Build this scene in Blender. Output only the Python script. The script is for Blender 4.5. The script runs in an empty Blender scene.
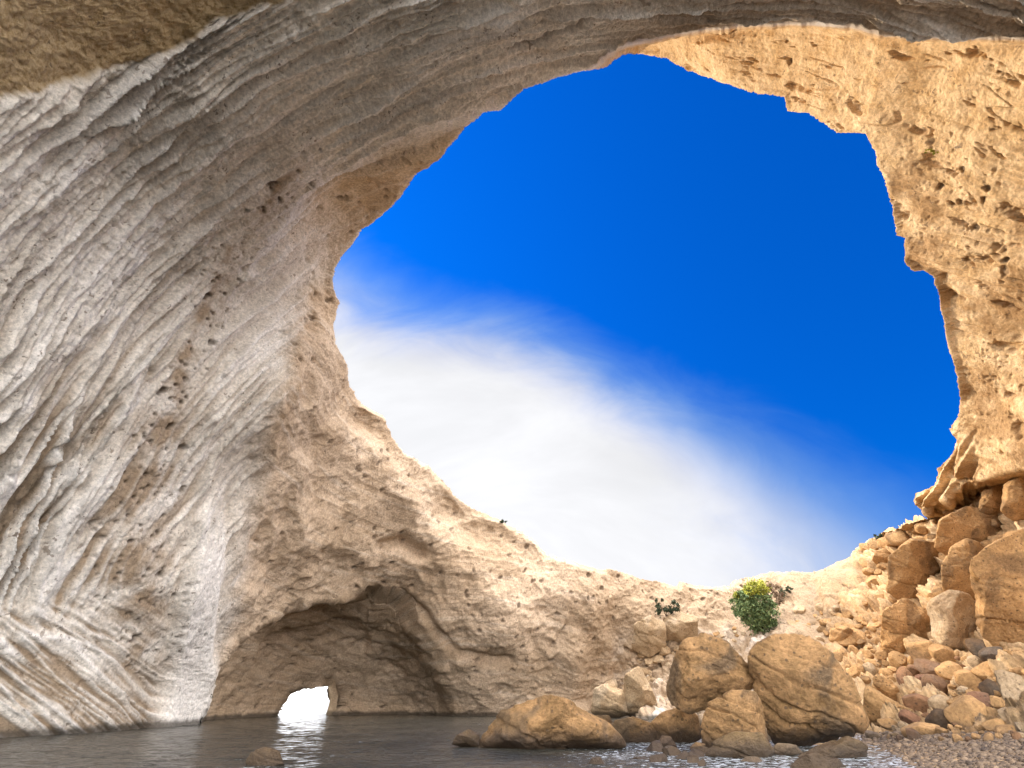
import bpy, math, random
import numpy as np
from mathutils import Vector, noise as mnoise

random.seed(7)
scene = bpy.context.scene
COL = scene.collection
R = math.radians

# ------------------------------------------------------------------ camera
CAM_H = 1.2
PITCH = R(31.68)
F = 512.0
cam_data = bpy.data.cameras.new("camera")
cam_data.lens = 18.0
cam_data.sensor_width = 36.0
cam_data.clip_start = 0.1
cam_data.clip_end = 6000.0
cam = bpy.data.objects.new("camera", cam_data)
COL.objects.link(cam)
cam.location = (0, 0, CAM_H)
cam.rotation_euler = (R(90) + PITCH, 0, 0)
scene.camera = cam
CP, SP = math.cos(PITCH), math.sin(PITCH)

# ------------------------------------------------------------------ light
SUN_DIR = Vector((-0.72, 0.54, 0.44)).normalized()      # towards the sun
SUN_EL = math.asin(SUN_DIR.z)
SUN_AZ = math.atan2(SUN_DIR.x, SUN_DIR.y)
sun_data = bpy.data.lights.new("sun", 'SUN')
sun_data.energy = 2.4
sun_data.angle = R(0.6)
sun_data.color = (1.0, 0.84, 0.62)
sun = bpy.data.objects.new("sun", sun_data)
COL.objects.link(sun)
sun.rotation_euler = (-SUN_DIR).to_track_quat('-Z', 'Y').to_euler()

scene.view_settings.view_transform = 'Standard'
scene.view_settings.look = 'None'
scene.view_settings.gamma = 1.0
scene.view_settings.exposure = 1.25
scene.cycles.max_bounces = 10
scene.cycles.diffuse_bounces = 6
scene.cycles.glossy_bounces = 3
scene.cycles.sample_clamp_indirect = 6.0
scene.cycles.caustics_reflective = False
scene.cycles.caustics_refractive = False
try:
    scene.cycles.use_denoising = True
    scene.cycles.denoiser = 'OPENIMAGEDENOISE'
except Exception:
    pass


class NT:
    """small helper round a node tree"""
    def __init__(self, tree):
        self.t = tree
        self.t.nodes.clear()

    def n(self, kind, **kw):
        node = self.t.nodes.new(kind)
        for k, v in kw.items():
            if k.startswith('i_'):
                node.inputs[k[2:].replace('_', ' ')].default_value = v
            elif k.startswith('x'):
                node.inputs[int(k[1:])].default_value = v
            else:
                setattr(node, k, v)
        return node

    def l(self, a, b):
        self.t.links.new(a, b)

    def math(self, op, a, b=None, c=None, clamp=False):
        m = self.t.nodes.new('ShaderNodeMath')
        m.operation = op
        m.use_clamp = clamp
        for i, v in enumerate((a, b, c)):
            if v is None:
                continue
            if isinstance(v, (int, float)):
                m.inputs[i].default_value = v
            else:
                self.l(v, m.inputs[i])
        return m.outputs[0]

    def vmath(self, op, a, b=None):
        m = self.t.nodes.new('ShaderNodeVectorMath')
        m.operation = op
        for i, v in enumerate((a, b)):
            if v is None:
                continue
            if isinstance(v, (tuple, list)):
                m.inputs[i].default_value = v
            else:
                self.l(v, m.inputs[i])
        return m

    def mix(self, fac, a, b, blend='MIX'):
        m = self.t.nodes.new('ShaderNodeMix')
        m.data_type = 'RGBA'
        m.blend_type = blend
        for s, v in ((m.inputs[0], fac), (m.inputs[6], a), (m.inputs[7], b)):
            if isinstance(v, (int, float)):
                s.default_value = v
            elif isinstance(v, (tuple, list)):
                s.default_value = (*v[:3], 1.0)
            else:
                self.l(v, s)
        return m.outputs[2]

    def noise(self, vec, scale, detail=4.0, rough=0.55, dist=0.0, out=0):
        n = self.t.nodes.new('ShaderNodeTexNoise')
        n.inputs['Scale'].default_value = scale
        n.inputs['Detail'].default_value = detail
        n.inputs['Roughness'].default_value = rough
        n.inputs['Distortion'].default_value = dist
        self.l(vec, n.inputs['Vector'])
        return n.outputs[out]

    def ramp(self, fac, stops):
        r = self.t.nodes.new('ShaderNodeMapRange')
        r.interpolation_type = 'SMOOTHSTEP'
        r.inputs[1].default_value, r.inputs[2].default_value = stops[0], stops[1]
        r.inputs[3].default_value = stops[2] if len(stops) > 2 else 0.0
        r.inputs[4].default_value = stops[3] if len(stops) > 3 else 1.0
        self.l(fac, r.inputs[0])
        return r.outputs[0]


# ------------------------------------------------------------------ sky
world = bpy.data.worlds.new("World")
scene.world = world
world.use_nodes = True
w = NT(world.node_tree)
sky = w.n('ShaderNodeTexSky', sky_type='NISHITA')
sky.sun_disc = False
sky.sun_elevation = SUN_EL
sky.sun_rotation = SUN_AZ
sky.air_density = 1.0
sky.dust_density = 0.3
sky.ozone_density = 3.0
geo = w.n('ShaderNodeNewGeometry')
vdir = w.vmath('SCALE', geo.outputs['Incoming'])
vdir.inputs['Scale'].default_value = -1.0
D = vdir.outputs[0]
deep = w.mix(1.0, sky.outputs[0], (0.005, 0.68, 1.95), 'MULTIPLY')
# streak of thin cloud: everything below a tilted plane through the observer
def pixdir(px, py):
    cx, cy = (px - 512) / F, (384 - py) / F
    return Vector((cx, CP - cy * SP, SP + cy * CP))
pn = pixdir(330, 222).cross(pixdir(930, 488)).normalized()
if pn.z > 0:
    pn = -pn
cloud_x = w.vmath('DOT_PRODUCT', D, tuple(Vector((1, 0, 0)))).outputs['Value']
warp = w.noise(D, 2.2, 3.0, 0.5, 0.4, out=1)
wv = w.vmath('SCALE', w.vmath('SUBTRACT', warp, (0.5, 0.5, 0.5)).outputs[0])
wv.inputs['Scale'].default_value = 0.13
Dw = w.vmath('ADD', D, wv.outputs[0]).outputs[0]
plane = w.vmath('DOT_PRODUCT', Dw, tuple(pn)).outputs['Value']
fl = w.n('ShaderNodeMapping')
fl.inputs['Rotation'].default_value = (0.5, 0.3, 0.9)
fl.inputs['Scale'].default_value = (2.0, 7.0, 4.0)
w.l(D, fl.inputs['Vector'])
wis = w.noise(fl.outputs[0], 2.0, 7.0, 0.62, 0.6)
plane2 = w.math('ADD', plane, w.math('MULTIPLY', w.math('SUBTRACT', wis, 0.5), 0.09))
veil = w.ramp(plane2, (-0.04, 0.19))
veil = w.math('MULTIPLY', veil, w.ramp(w.math('ADD', cloud_x, w.math('MULTIPLY', wis, 0.3)), (0.40, 0.85, 1.0, 0.5)))
sep = w.n('ShaderNodeSeparateXYZ')
w.l(D, sep.inputs[0])
# unseen bright cloud added behind the observer and high overhead to light the cave
back = w.ramp(w.math('ADD', w.math('MULTIPLY', sep.outputs[1], -1.0), w.math('MULTIPLY', wis, 0.2)), (-0.30, 0.10))
cover = w.math('MAXIMUM', veil, back)
glare = w.vmath('DOT_PRODUCT', D, tuple(pixdir(180, 700).normalized())).outputs['Value']
glare = w.ramp(glare, (0.965, 0.995))
cloudn = w.noise(fl.outputs[0], 1.1, 5, 0.6, 0.4)
cl_v = w.math('ADD', w.ramp(plane2, (0.0, 0.35, 0.30, 0.37)), w.math('MULTIPLY', glare, 1.6))
cl_v = w.math('MULTIPLY', cl_v, w.ramp(cloudn, (0.3, 0.7, 1.08, 1.26)))
cl_v = w.math('ADD', cl_v, w.math('MULTIPLY', back, 3.2))
ccol = w.n('ShaderNodeVectorMath', operation='SCALE')
w.l(w.mix(w.ramp(cover, (0.15, 0.95)), (0.45, 0.74, 1.0), (0.965, 0.97, 1.0)), ccol.inputs[0])
w.l(cl_v, ccol.inputs['Scale'])
bg1 = w.n('ShaderNodeBackground')
bg1.inputs[1].default_value = 0.050
dz = w.n('ShaderNodeVectorMath', operation='SCALE'); w.l(deep, dz.inputs[0]); w.l(w.math('MULTIPLY_ADD', sep.outputs[2], 0.75, 0.62), dz.inputs['Scale'])
w.l(dz.outputs[0], bg1.inputs[0])
bg2 = w.n('ShaderNodeBackground')
bg2.inputs[1].default_value = 1.0
w.l(ccol.outputs[0], bg2.inputs[0])
ms = w.n('ShaderNodeMixShader')
w.l(cover, ms.inputs[0]); w.l(bg1.outputs[0], ms.inputs[1]); w.l(bg2.outputs[0], ms.inputs[2])
wo = w.n('ShaderNodeOutputWorld')
w.l(ms.outputs[0], wo.inputs[0])

# ------------------------------------------------------------------ numpy tools
_rng = np.random.RandomState(11)
_perm = _rng.permutation(256).astype(np.int64)
_perm = np.concatenate([_perm, _perm, _perm])
_g = _rng.normal(size=(256, 3)); _g /= np.linalg.norm(_g, axis=1)[:, None]
_g = _g.astype(np.float32)


def perlin(P):
    P = np.asarray(P, dtype=np.float64)
    sh = P.shape[:-1]
    P = P.reshape(-1, 3)
    I = np.floor(P).astype(np.int64)
    f = (P - I).astype(np.float32)
    I &= 255
    u = f * f * f * (f * (f * 6 - 15) + 10)
    out = np.zeros(len(P), np.float32)
    for dx in (0, 1):
        wx = u[:, 0] if dx else 1 - u[:, 0]
        a = _perm[(I[:, 0] + dx) & 255]
        for dy in (0, 1):
            wy = u[:, 1] if dy else 1 - u[:, 1]
            b = _perm[a + ((I[:, 1] + dy) & 255)]
            for dz in (0, 1):
                wz = u[:, 2] if dz else 1 - u[:, 2]
                g = _g[_perm[b + ((I[:, 2] + dz) & 255)]]
                d = g[:, 0] * (f[:, 0] - dx) + g[:, 1] * (f[:, 1] - dy) + g[:, 2] * (f[:, 2] - dz)
                out += wx * wy * wz * d
    return (out * 1.5).reshape(sh)


def fbm(P, octv=4, gain=0.5, lac=2.03, ridged=False):
    out = 0; a = 1.0; s = 0
    P = np.array(P, dtype=np.float64)
    for _ in range(octv):
        v = perlin(P)
        if ridged:
            v = 1 - 2 * np.abs(v)
        out = out + a * v
        s += a
        a *= gain
        P = P * lac + 17.3
    return out / s


def worley(P):
    """distance to the two nearest jittered cell points, and a cell random value"""
    sh = P.shape[:-1]
    P = P.reshape(-1, 3)
    I = np.floor(P).astype(np.int64)
    d1 = np.full(len(P), 9.0); d2 = d1.copy(); cid = np.zeros(len(P))
    for dx in (-1, 0, 1):
        for dy in (-1, 0, 1):
            for dz in (-1, 0, 1):
                J = I + (dx, dy, dz)
                h = _perm[_perm[_perm[J[:, 0] & 255] + (J[:, 1] & 255)] + (J[:, 2] & 255)]
                c = J + 0.5 + _g[h] * 0.55
                d = np.linalg.norm(P - c, axis=1)
                near = d < d1
                d2 = np.where(near, d1, np.minimum(d2, d))
                cid = np.where(near, h / 255.0, cid)
                d1 = np.where(near, d, d1)
    return d1.reshape(sh), d2.reshape(sh), cid.reshape(sh)


def sstep(a, b, x):
    t = np.clip((x - a) / (b - a), 0, 1)
    return t * t * (3 - 2 * t)


def raydir(px, py):
    cx = (np.asarray(px, float) - 512) / F
    cy = (384 - np.asarray(py, float)) / F
    return np.stack([cx, CP - cy * SP, SP + cy * CP], -1)


CAMP = np.array([0, 0, CAM_H])


def poly_sd(px, py, poly, closed=True):
    """signed distance to a polygon, negative inside; or to an open line (negative on its left)"""
    P = np.array(poly, float)
    n = len(P)
    best = np.full(np.shape(px), 1e9)
    inside = np.zeros(np.shape(px), bool)
    for i in range(n if closed else n - 1):
        a = P[i]; b = P[(i + 1) % n]
        e = b - a
        wx, wy = px - a[0], py - a[1]
        t = np.clip((wx * e[0] + wy * e[1]) / (e @ e + 1e-9), 0, 1)
        d = np.hypot(wx - t * e[0], wy - t * e[1])
        best = np.minimum(best, d)
        if closed:
            c = ((a[1] <= py) & (b[1] > py)) | ((b[1] <= py) & (a[1] > py))
            xi = a[0] + (py - a[1]) / (e[1] + 1e-12) * e[0]
            inside ^= c & (px < xi)
    return np.where(inside, -best, best) if closed else best


# ------------------------------------------------------------------ the form of the cave
HOLE = [(333, 285), (335, 269), (344, 254), (353, 242), (360, 231), (380, 216), (400, 198), (416, 173), (446, 148),
        (463, 130), (483, 113), (501, 110), (524, 91), (552, 80), (579, 71), (606, 68), (619, 57), (632, 53),
        (646, 55), (666, 59), (689, 71), (724, 83), (757, 93), (784, 97), (788, 111), (809, 114), (828, 126),
        (838, 133), (867, 133), (875, 151), (883, 174), (890, 199), (896, 235), (905, 238), (904, 264), (913, 272),
        (919, 269), (933, 277), (938, 300), (946, 340), (954, 366), (960, 402), (958, 417), (949, 429), (957, 440),
        (953, 453), (938, 468), (934, 486), (915, 493), (914, 502), (927, 518), (906, 524), (897, 530), (876, 536),
        (858, 547), (845, 560), (824, 569), (813, 573), (798, 572), (770, 572), (752, 577), (733, 581), (729, 586),
        (712, 588), (696, 586), (684, 583), (679, 581), (676, 587), (661, 582), (641, 579), (628, 574), (610, 569),
        (594, 569), (570, 561), (546, 554), (532, 539), (510, 526), (501, 521), (479, 512), (457, 499), (451, 490),
        (440, 478), (428, 466), (411, 457), (402, 453), (391, 437), (382, 415), (360, 404), (349, 386), (347, 366),
        (335, 344), (333, 326), (339, 304)]
HC = (640.0, 330.0)


def polar_radius(poly, centre, phi):
    out = np.full(phi.shape, np.inf)
    P = np.array(poly, float) - centre
    dx, dy = np.cos(phi), np.sin(phi)
    for i in range(len(P)):
        a = P[i]; b = P[(i + 1) % len(P)]
        e = b - a
        den = dx * e[1] - dy * e[0]
        den = np.where(np.abs(den) < 1e-12, 1e-12, den)
        r = (a[0] * e[1] - a[1] * e[0]) / den
        s = (a[0] * dy - a[1] * dx) / den
        ok = (s >= -1e-6) & (s <= 1 + 1e-6) & (r > 0)
        out = np.where(ok & (r < out), r, out)
    bad = ~np.isfinite(out)
    if bad.any():
        idx = np.arange(len(out))
        out[bad] = np.interp(idx[bad], idx[~bad], out[~bad])
    return out


# control points of the inner surface: image position, distance along the optical axis (m)
CTRL = [
    # left wall and vault
    (-500, 900, 10), (-500, 400, 8.5), (-500, 0, 8), (-500, -500, 9), (-250, 760, 15), (-250, 400, 12.5), (-250, 0, 11), (-250, -300, 11),
    (0, 738, 19.2), (60, 735, 21.0), (150, 728, 25.5), (195, 722, 31),
    (0, 600, 19.0), (0, 384, 17.5), (0, 200, 15.5), (0, 0, 13.5), (0, -200, 13),
    (100, 600, 22.5), (100, 384, 21), (100, 150, 18), (200, 600, 27.5), (170, 500, 25), (200, 300, 25), (200, 100, 19), (200, 0, 17),
    (300, 400, 31), (300, 250, 29), (330, 300, 35), (340, 250, 33.5), (400, 160, 27), (300, 80, 20), (400, 0, 17.5),
    (500, 60, 20.5), (500, 110, 24), (560, 70, 23), (600, 40, 20.5), (600, 0, 18), (600, -200, 14), (300, -200, 14), (300, -500, 11),
    (800, 10, 18), (800, -200, 14), (1024, 20, 16), (1024, -200, 13), (1300, -200, 12), (1300, 0, 13), (800, -500, 11),
    (240, 560, 31), (260, 624, 36), (300, 500, 35), (350, 420, 41),
    # far wall
    (330, 590, 41), (400, 455, 44), (400, 550, 43), (450, 495, 46), (450, 600, 43.5), (500, 520, 48.5), (546, 556, 48.5), (500, 640, 43.5),
    (500, 716, 45.5), (440, 716, 45.5), (400, 716, 45.5), (600, 716, 45), (600, 640, 47), (620, 574, 49.5), (690, 588, 51), (650, 640, 47), (660, 700, 43.5),
    (760, 578, 52), (740, 640, 46), (800, 575, 51), (820, 620, 44), (858, 547, 50), (897, 530, 47), (850, 600, 43),
    # talus, beach
    (720, 700, 36), (740, 735, 25), (800, 700, 30), (880, 640, 36), (900, 600, 38), (920, 560, 40), (925, 520, 43), (850, 660, 34),
    (870, 700, 27), (870, 735, 19.5), (865, 748, 15.6), (860, 765, 11.6), (930, 740, 15.2), (930, 765, 10.8), (1024, 762, 9.2), (1024, 740, 12.6), (950, 700, 22), (950, 640, 29), (950, 580, 34),
    (1024, 700, 18), (1024, 640, 24), (1024, 580, 29), (1010, 520, 33), (1200, 760, 7.5), (1200, 640, 18), (1200, 500, 24), (1400, 700, 12),
]
_c = np.array(CTRL, float)
_cx = _c[:, :2] / 400.0


def _tps(r2):
    return np.where(r2 > 0, 0.5 * r2 * np.log(r2 + 1e-12), 0)


_r2 = ((_cx[:, None] - _cx[None]) ** 2).sum(-1)
_n = len(_c)
_A = np.zeros((_n + 3, _n + 3))
_A[:_n, :_n] = _tps(_r2) + np.eye(_n) * 0.004
_A[:_n, _n] = 1; _A[:_n, _n + 1:] = _cx
_A[_n:, :_n] = _A[:_n, _n:].T
_w = np.linalg.solve(_A, np.concatenate([np.log(_c[:, 2]), np.zeros(3)]))


def tps_depth(px, py):
    x = px / 400.0; y = py / 400.0
    out = _w[_n] + _w[_n + 1] * x + _w[_n + 2] * y
    for i in range(_n):
        out = out + _w[i] * _tps((x - _cx[i, 0]) ** 2 + (y - _cx[i, 1]) ** 2)
    return np.exp(np.clip(out, math.log(6), math.log(75)))


# the sunlit cliff on the right is one great face; its plane n.p = k (camera-relative)
RW_N = np.array([-0.88, 0.16, -0.40]); RW_K = -26.5
LIP = [(-700, 900), (130, 520), (215, 330), (262, 245), (320, 176), (353, 158), (400, 136), (446, 118), (483, 106), (523, 90), (555, 76),
       (586, 69), (604, 58), (619, 47), (639, 42), (670, 35), (700, 30), (740, 25), (800, 23), (850, 26), (880, 34), (930, 36), (1024, 38), (1400, 50)]
ARCH = [(180, 760), (190, 716), (200, 690), (212, 662), (232, 640), (254, 620), (280, 607), (310, 597), (345, 590), (372, 584), (392, 588), (410, 600), (424, 622),
        (440, 640), (452, 668), (455, 700), (458, 760)]
TUNNEL = [(274, 740), (276, 718), (282, 706), (291, 694), (304, 688), (328, 686), (330, 700), (326, 716), (326, 740)]


def cave_depth(px, py):
    t = tps_depth(px, py)
    # right-hand cliff behind the lip
    d = raydir(px, py)
    den = d @ RW_N
    tr = np.where(den < -0.2, RW_K / np.minimum(den, -0.2), 75)
    tr = np.clip(tr, 10, 62)
    lipx = np.array([p[0] for p in LIP]); lipy = np.array([p[1] for p in LIP])
    ly = np.interp(px, lipx, lipy) + 3.0 * perlin(np.stack([px / 23, px * 0 + 3, px * 0], -1)) + 1.5 * perlin(np.stack([px / 6, px * 0 + 9, px * 0], -1))
    below = sstep(-1, 5, py - ly)
    # where the right cliff governs: right of the lip and above the boulder slope
    edge = np.interp(px, [560, 900, 925, 960, 1000, 1024, 1400], [540, 530, 515, 492, 478, 472, 440])
    rightm = sstep(560, 640, px) * (1 - sstep(-6, 10, py - edge))
    m = below * rightm
    t = np.exp(np.log(t) * (1 - m) + np.log(tr) * m)
    # left of the lip the band under it recedes a little
    lm = sstep(0, 14, py - ly) * (1 - sstep(480, 560, px)) * sstep(210, 330, px) * (1 - sstep(60, 170, py - ly))
    t = t * (1 + 0.07 * lm)
    # sea cave at the foot of the far wall
    sd = poly_sd(px, py, ARCH) + 5 * perlin(np.stack([px / 30, py / 30, px * 0 + 5], -1)) + 2 * perlin(np.stack([px / 9, py / 9, px * 0 + 5], -1))
    soft = 6 + 14 * sstep(380, 440, px)
    t = t + 5.5 * sstep(0, 1, -sd / soft) * (0.55 + 0.45 * sstep(0, 60, -sd)) * (1 - 0.35 * sstep(330, 450, px))
    sd2 = poly_sd(px, py, TUNNEL)
    t = t + 2.5 * sstep(0, 1, (5 - sd2) / 5.0) * sstep(318, 290, px) + 3.5 * sstep(16, 2, sd2) * sstep(318, 330, px)
    return t


def world_pos(px, py, t=None):
    t = cave_depth(np.asarray(px, float), np.asarray(py, float)) if t is None else t
    return CAMP + raydir(px, py) * np.asarray(t)[..., None]


# ------------------------------------------------------------------ mesh helpers
def mesh_from_arrays(name, verts, quads, mat, parent=None, smooth=True):
    me = bpy.data.meshes.new(name)
    me.vertices.add(len(verts))
    me.vertices.foreach_set("co", np.asarray(verts, np.float32).ravel())
    k = quads.shape[1]
    me.loops.add(quads.size)
    me.loops.foreach_set("vertex_index", quads.astype(np.int32).ravel())
    me.polygons.add(len(quads))
    me.polygons.foreach_set("loop_start", np.arange(0, quads.size, k, dtype=np.int32))
    me.polygons.foreach_set("loop_total", np.full(len(quads), k, np.int32))
    me.polygons.foreach_set("use_smooth", np.full(len(quads), smooth, bool))
    me.update(calc_edges=True)
    me.validate()
    if mat:
        me.materials.append(mat)
    o = bpy.data.objects.new(name, me)
    COL.objects.link(o)
    if parent:
        o.parent = parent
    return o


def grid_quads(nr, nc, wrap=False):
    r = np.arange(nr - 1)[:, None]
    c = np.arange(nc if wrap else nc - 1)[None]
    c1 = (c + 1) % nc
    return np.stack([r * nc + c, r * nc + c1, (r + 1) * nc + c1, (r + 1) * nc + c], -1).reshape(-1, 4)


def tag(o, label=None, cat=None, group=None, kind=None):
    for k, v in (('label', label), ('category', cat), ('group', group), ('kind', kind)):
        if v:
            o[k] = v
    return o


# ------------------------------------------------------------------ materials
def rock_material(name):
    """cave rock: zone colours come from the 'zone' attribute (white tuff / far tan / golden cliff), detail from 3-D noise"""
    m = bpy.data.materials.new(name)
    m.use_nodes = True
    n = NT(m.node_tree)
    out = n.n('ShaderNodeOutputMaterial')
    bsdf = n.n('ShaderNodeBsdfPrincipled')
    bsdf.inputs['Roughness'].default_value = 0.93
    bsdf.inputs['Specular IOR Level'].default_value = 0.15
    n.l(bsdf.outputs[0], out.inputs[0])
    g = n.n('ShaderNodeNewGeometry')
    pos = g.outputs['Position']
    za = n.n('ShaderNodeAttribute', attribute_name='zone')
    zs = n.n('ShaderNodeSeparateColor'); n.l(za.outputs['Color'], zs.inputs[0])
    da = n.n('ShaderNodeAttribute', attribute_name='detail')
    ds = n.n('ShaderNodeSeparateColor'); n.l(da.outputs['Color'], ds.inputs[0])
    fa = n.n('ShaderNodeAttribute', attribute_name='flow')
    big = n.noise(pos, 0.16, 4, 0.6)
    med = n.noise(pos, 0.9, 5, 0.62)
    fine = n.noise(pos, 7.0, 6, 0.7)
    grit = n.noise(pos, 26.0, 3, 0.7)
    flow = n.noise(fa.outputs['Vector'], 1.0, 5, 0.6, 0.3)
    white = n.mix(n.ramp(med, (0.35, 0.7)), (0.77, 0.70, 0.61), (0.65, 0.575, 0.485))
    white = n.mix(n.ramp(flow, (0.5, 0.75, 0, 0.45)), white, (0.46, 0.385, 0.30))
    tan = n.mix(n.ramp(big, (0.35, 0.65)), (0.52, 0.385, 0.265), (0.43, 0.305, 0.195))
    tan = n.mix(n.ramp(flow, (0.5, 0.75, 0, 0.45)), tan, (0.62, 0.53, 0.43))
    gold = n.mix(n.ramp(med, (0.35, 0.7)), (0.72, 0.52, 0.31), (0.56, 0.365, 0.18))
    c = n.mix(zs.outputs[1], white, tan)
    c = n.mix(zs.outputs[2], c, gold)
    # lichen-brown overhang (red channel), brown stains and painted shade (detail.r), pale rock and painted crest light (detail.g), dark pits (detail.b)
    brown = n.mix(n.ramp(fine, (0.35, 0.65)), (0.24, 0.16, 0.075), (0.56, 0.41, 0.235))
    c = n.mix(zs.outputs[0], c, brown)
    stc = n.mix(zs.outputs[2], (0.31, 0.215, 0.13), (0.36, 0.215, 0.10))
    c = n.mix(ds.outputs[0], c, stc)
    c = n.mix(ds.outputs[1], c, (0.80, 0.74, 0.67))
    # fine mottling
    mot = n.ramp(fine, (0.32, 0.68, 1.2, 0.74))
    v = n.n('ShaderNodeVectorMath', operation='SCALE'); n.l(c, v.inputs[0]); n.l(mot, v.inputs['Scale'])
    c = v.outputs[0]
    gm = n.ramp(grit, (0.3, 0.7, 1.08, 0.9))
    v = n.n('ShaderNodeVectorMath', operation='SCALE'); n.l(c, v.inputs[0]); n.l(gm, v.inputs['Scale'])
    c = v.outputs[0]
    # clasts: dark brown pebbles caught in the tuff
    vo = n.n('ShaderNodeTexVoronoi'); vo.inputs['Scale'].default_value = 2.3
    wp = n.vmath('ADD', pos, n.noise(pos, 3.0, 2, 0.5, out=1)).outputs[0]
    n.l(wp, vo.inputs['Vector'])
    vr = n.n('ShaderNodeSeparateColor'); n.l(vo.outputs['Color'], vr.inputs[0])
    size = n.math('MULTIPLY', n.math('POWER', vr.outputs[0], 3.0), 0.34)
    spot = n.math('LESS_THAN', vo.outputs['Distance'], size)
    clus = n.ramp(n.noise(pos, 0.35, 2, 0.5), (0.48, 0.6, 0.12, 1.0))
    spot = n.math('MULTIPLY', n.math('MULTIPLY', spot, clus), 0.62)
    c = n.mix(spot, c, (0.17, 0.115, 0.075))
    vo2 = n.n('ShaderNodeTexVoronoi'); vo2.inputs['Scale'].default_value = 5.5
    n.l(wp, vo2.inputs['Vector'])
    vr2 = n.n('ShaderNodeSeparateColor'); n.l(vo2.outputs['Color'], vr2.inputs[0])
    sp2 = n.math('LESS_THAN', vo2.outputs['Distance'], n.math('MULTIPLY', n.math('POWER', vr2.outputs[1], 4.0), 0.42))
    sp2 = n.math('MULTIPLY', sp2, n.ramp(n.noise(pos, 0.5, 3, 0.6), (0.42, 0.6, 0.1, 0.75)))
    c = n.mix(sp2, c, (0.15, 0.105, 0.07))
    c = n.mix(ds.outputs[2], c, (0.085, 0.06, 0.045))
    # dark tide line just above the sea
    sp = n.n('ShaderNodeSeparateXYZ'); n.l(pos, sp.inputs[0])
    tz = n.math('ADD', sp.outputs[2], n.math('MULTIPLY', n.math('SUBTRACT', med, 0.5), 0.5))
    tide = n.ramp(tz, (0.12, 0.42, 0.85, 0.0))
    tide = n.math('MULTIPLY', tide, n.math('SUBTRACT', 1.0, zs.outputs[2]))
    c = n.mix(tide, c, (0.05, 0.04, 0.03))
    n.l(c, bsdf.inputs['Base Color'])
    # relief finer than the mesh
    h = n.math('ADD', n.math('MULTIPLY', fine, 0.8), n.math('MULTIPLY', grit, 0.3))
    h = n.math('SUBTRACT', h, n.math('MULTIPLY', sp2, 0.3))
    h = n.math('ADD', h, n.math('MULTIPLY', flow, 0.7))
    h = n.math('SUBTRACT', h, n.math('MULTIPLY', spot, 0.3))
    b = n.n('ShaderNodeBump'); b.inputs['Strength'].default_value = 0.75; b.inputs['Distance'].default_value = 0.16
    n.l(h, b.inputs['Height']); n.l(b.outputs[0], bsdf.inputs['Normal'])
    return m


def boulder_material(name, ca, cb, pale=(0.5, 0.42, 0.33), wet=0.0, dark=(0.06, 0.042, 0.03), rough=0.9, scale=1.0, palemix=0.5):
    m = bpy.data.materials.new(name)
    m.use_nodes = True
    n = NT(m.node_tree)
    out = n.n('ShaderNodeOutputMaterial')
    bsdf = n.n('ShaderNodeBsdfPrincipled')
    bsdf.inputs['Specular IOR Level'].default_value = 0.2
    n.l(bsdf.outputs[0], out.inputs[0])
    g = n.n('ShaderNodeNewGeometry')
    pos = g.outputs['Position']
    oi = n.n('ShaderNodeObjectInfo')
    med = n.noise(pos, 1.1 * scale, 5, 0.6)
    fine = n.noise(pos, 9 * scale, 6, 0.72)
    grit = n.noise(pos, 34 * scale, 3, 0.7)
    c = n.mix(n.ramp(med, (0.35, 0.68)), ca, cb)
    c = n.mix(n.ramp(n.noise(pos, 0.7 * scale, 3, 0.5, 0.5), (0.5, 0.66, 0, palemix)), c, pale)
    rv = n.math('MULTIPLY_ADD', oi.outputs['Random'], 0.3, 0.85)
    mot = n.math('MULTIPLY', n.ramp(fine, (0.28, 0.72, 1.25, 0.68)), rv)
    v = n.n('ShaderNodeVectorMath', operation='SCALE'); n.l(c, v.inputs[0]); n.l(mot, v.inputs['Scale'])
    c = v.outputs[0]
    vo = n.n('ShaderNodeTexVoronoi'); vo.inputs['Scale'].default_value = 7.0 * scale
    n.l(pos, vo.inputs['Vector'])
    vr = n.n('ShaderNodeSeparateColor'); n.l(vo.outputs['Color'], vr.inputs[0])
    pit = n.math('LESS_THAN', vo.outputs['Distance'], n.math('MULTIPLY', n.math('POWER', vr.outputs[0], 3.0), 0.36))
    c = n.mix(n.math('MULTIPLY', pit, 0.6), c, dark)
    sp = n.n('ShaderNodeSeparateXYZ'); n.l(pos, sp.inputs[0])
    tz = n.math('ADD', sp.outputs[2], n.math('MULTIPLY', n.math('SUBTRACT', med, 0.5), 1.0))
    tide = n.ramp(tz, (0.10, 0.62, 0.88, wet))
    c = n.mix(tide, c, dark)
    n.l(c, bsdf.inputs['Base Color'])
    rr = n.math('SUBTRACT', rough, n.math('MULTIPLY', tide, 0.45))
    n.l(rr, bsdf.inputs['Roughness'])
    h = n.math('ADD', n.math('MULTIPLY', fine, 0.7), n.math('MULTIPLY', grit, 0.25))
    h = n.math('SUBTRACT', h, n.math('MULTIPLY', pit, 0.35))
    b = n.n('ShaderNodeBump'); b.inputs['Strength'].default_value = 0.8; b.inputs['Distance'].default_value = 0.16 / scale
    n.l(h, b.inputs['Height']); n.l(b.outputs[0], bsdf.inputs['Normal'])
    return m


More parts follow.
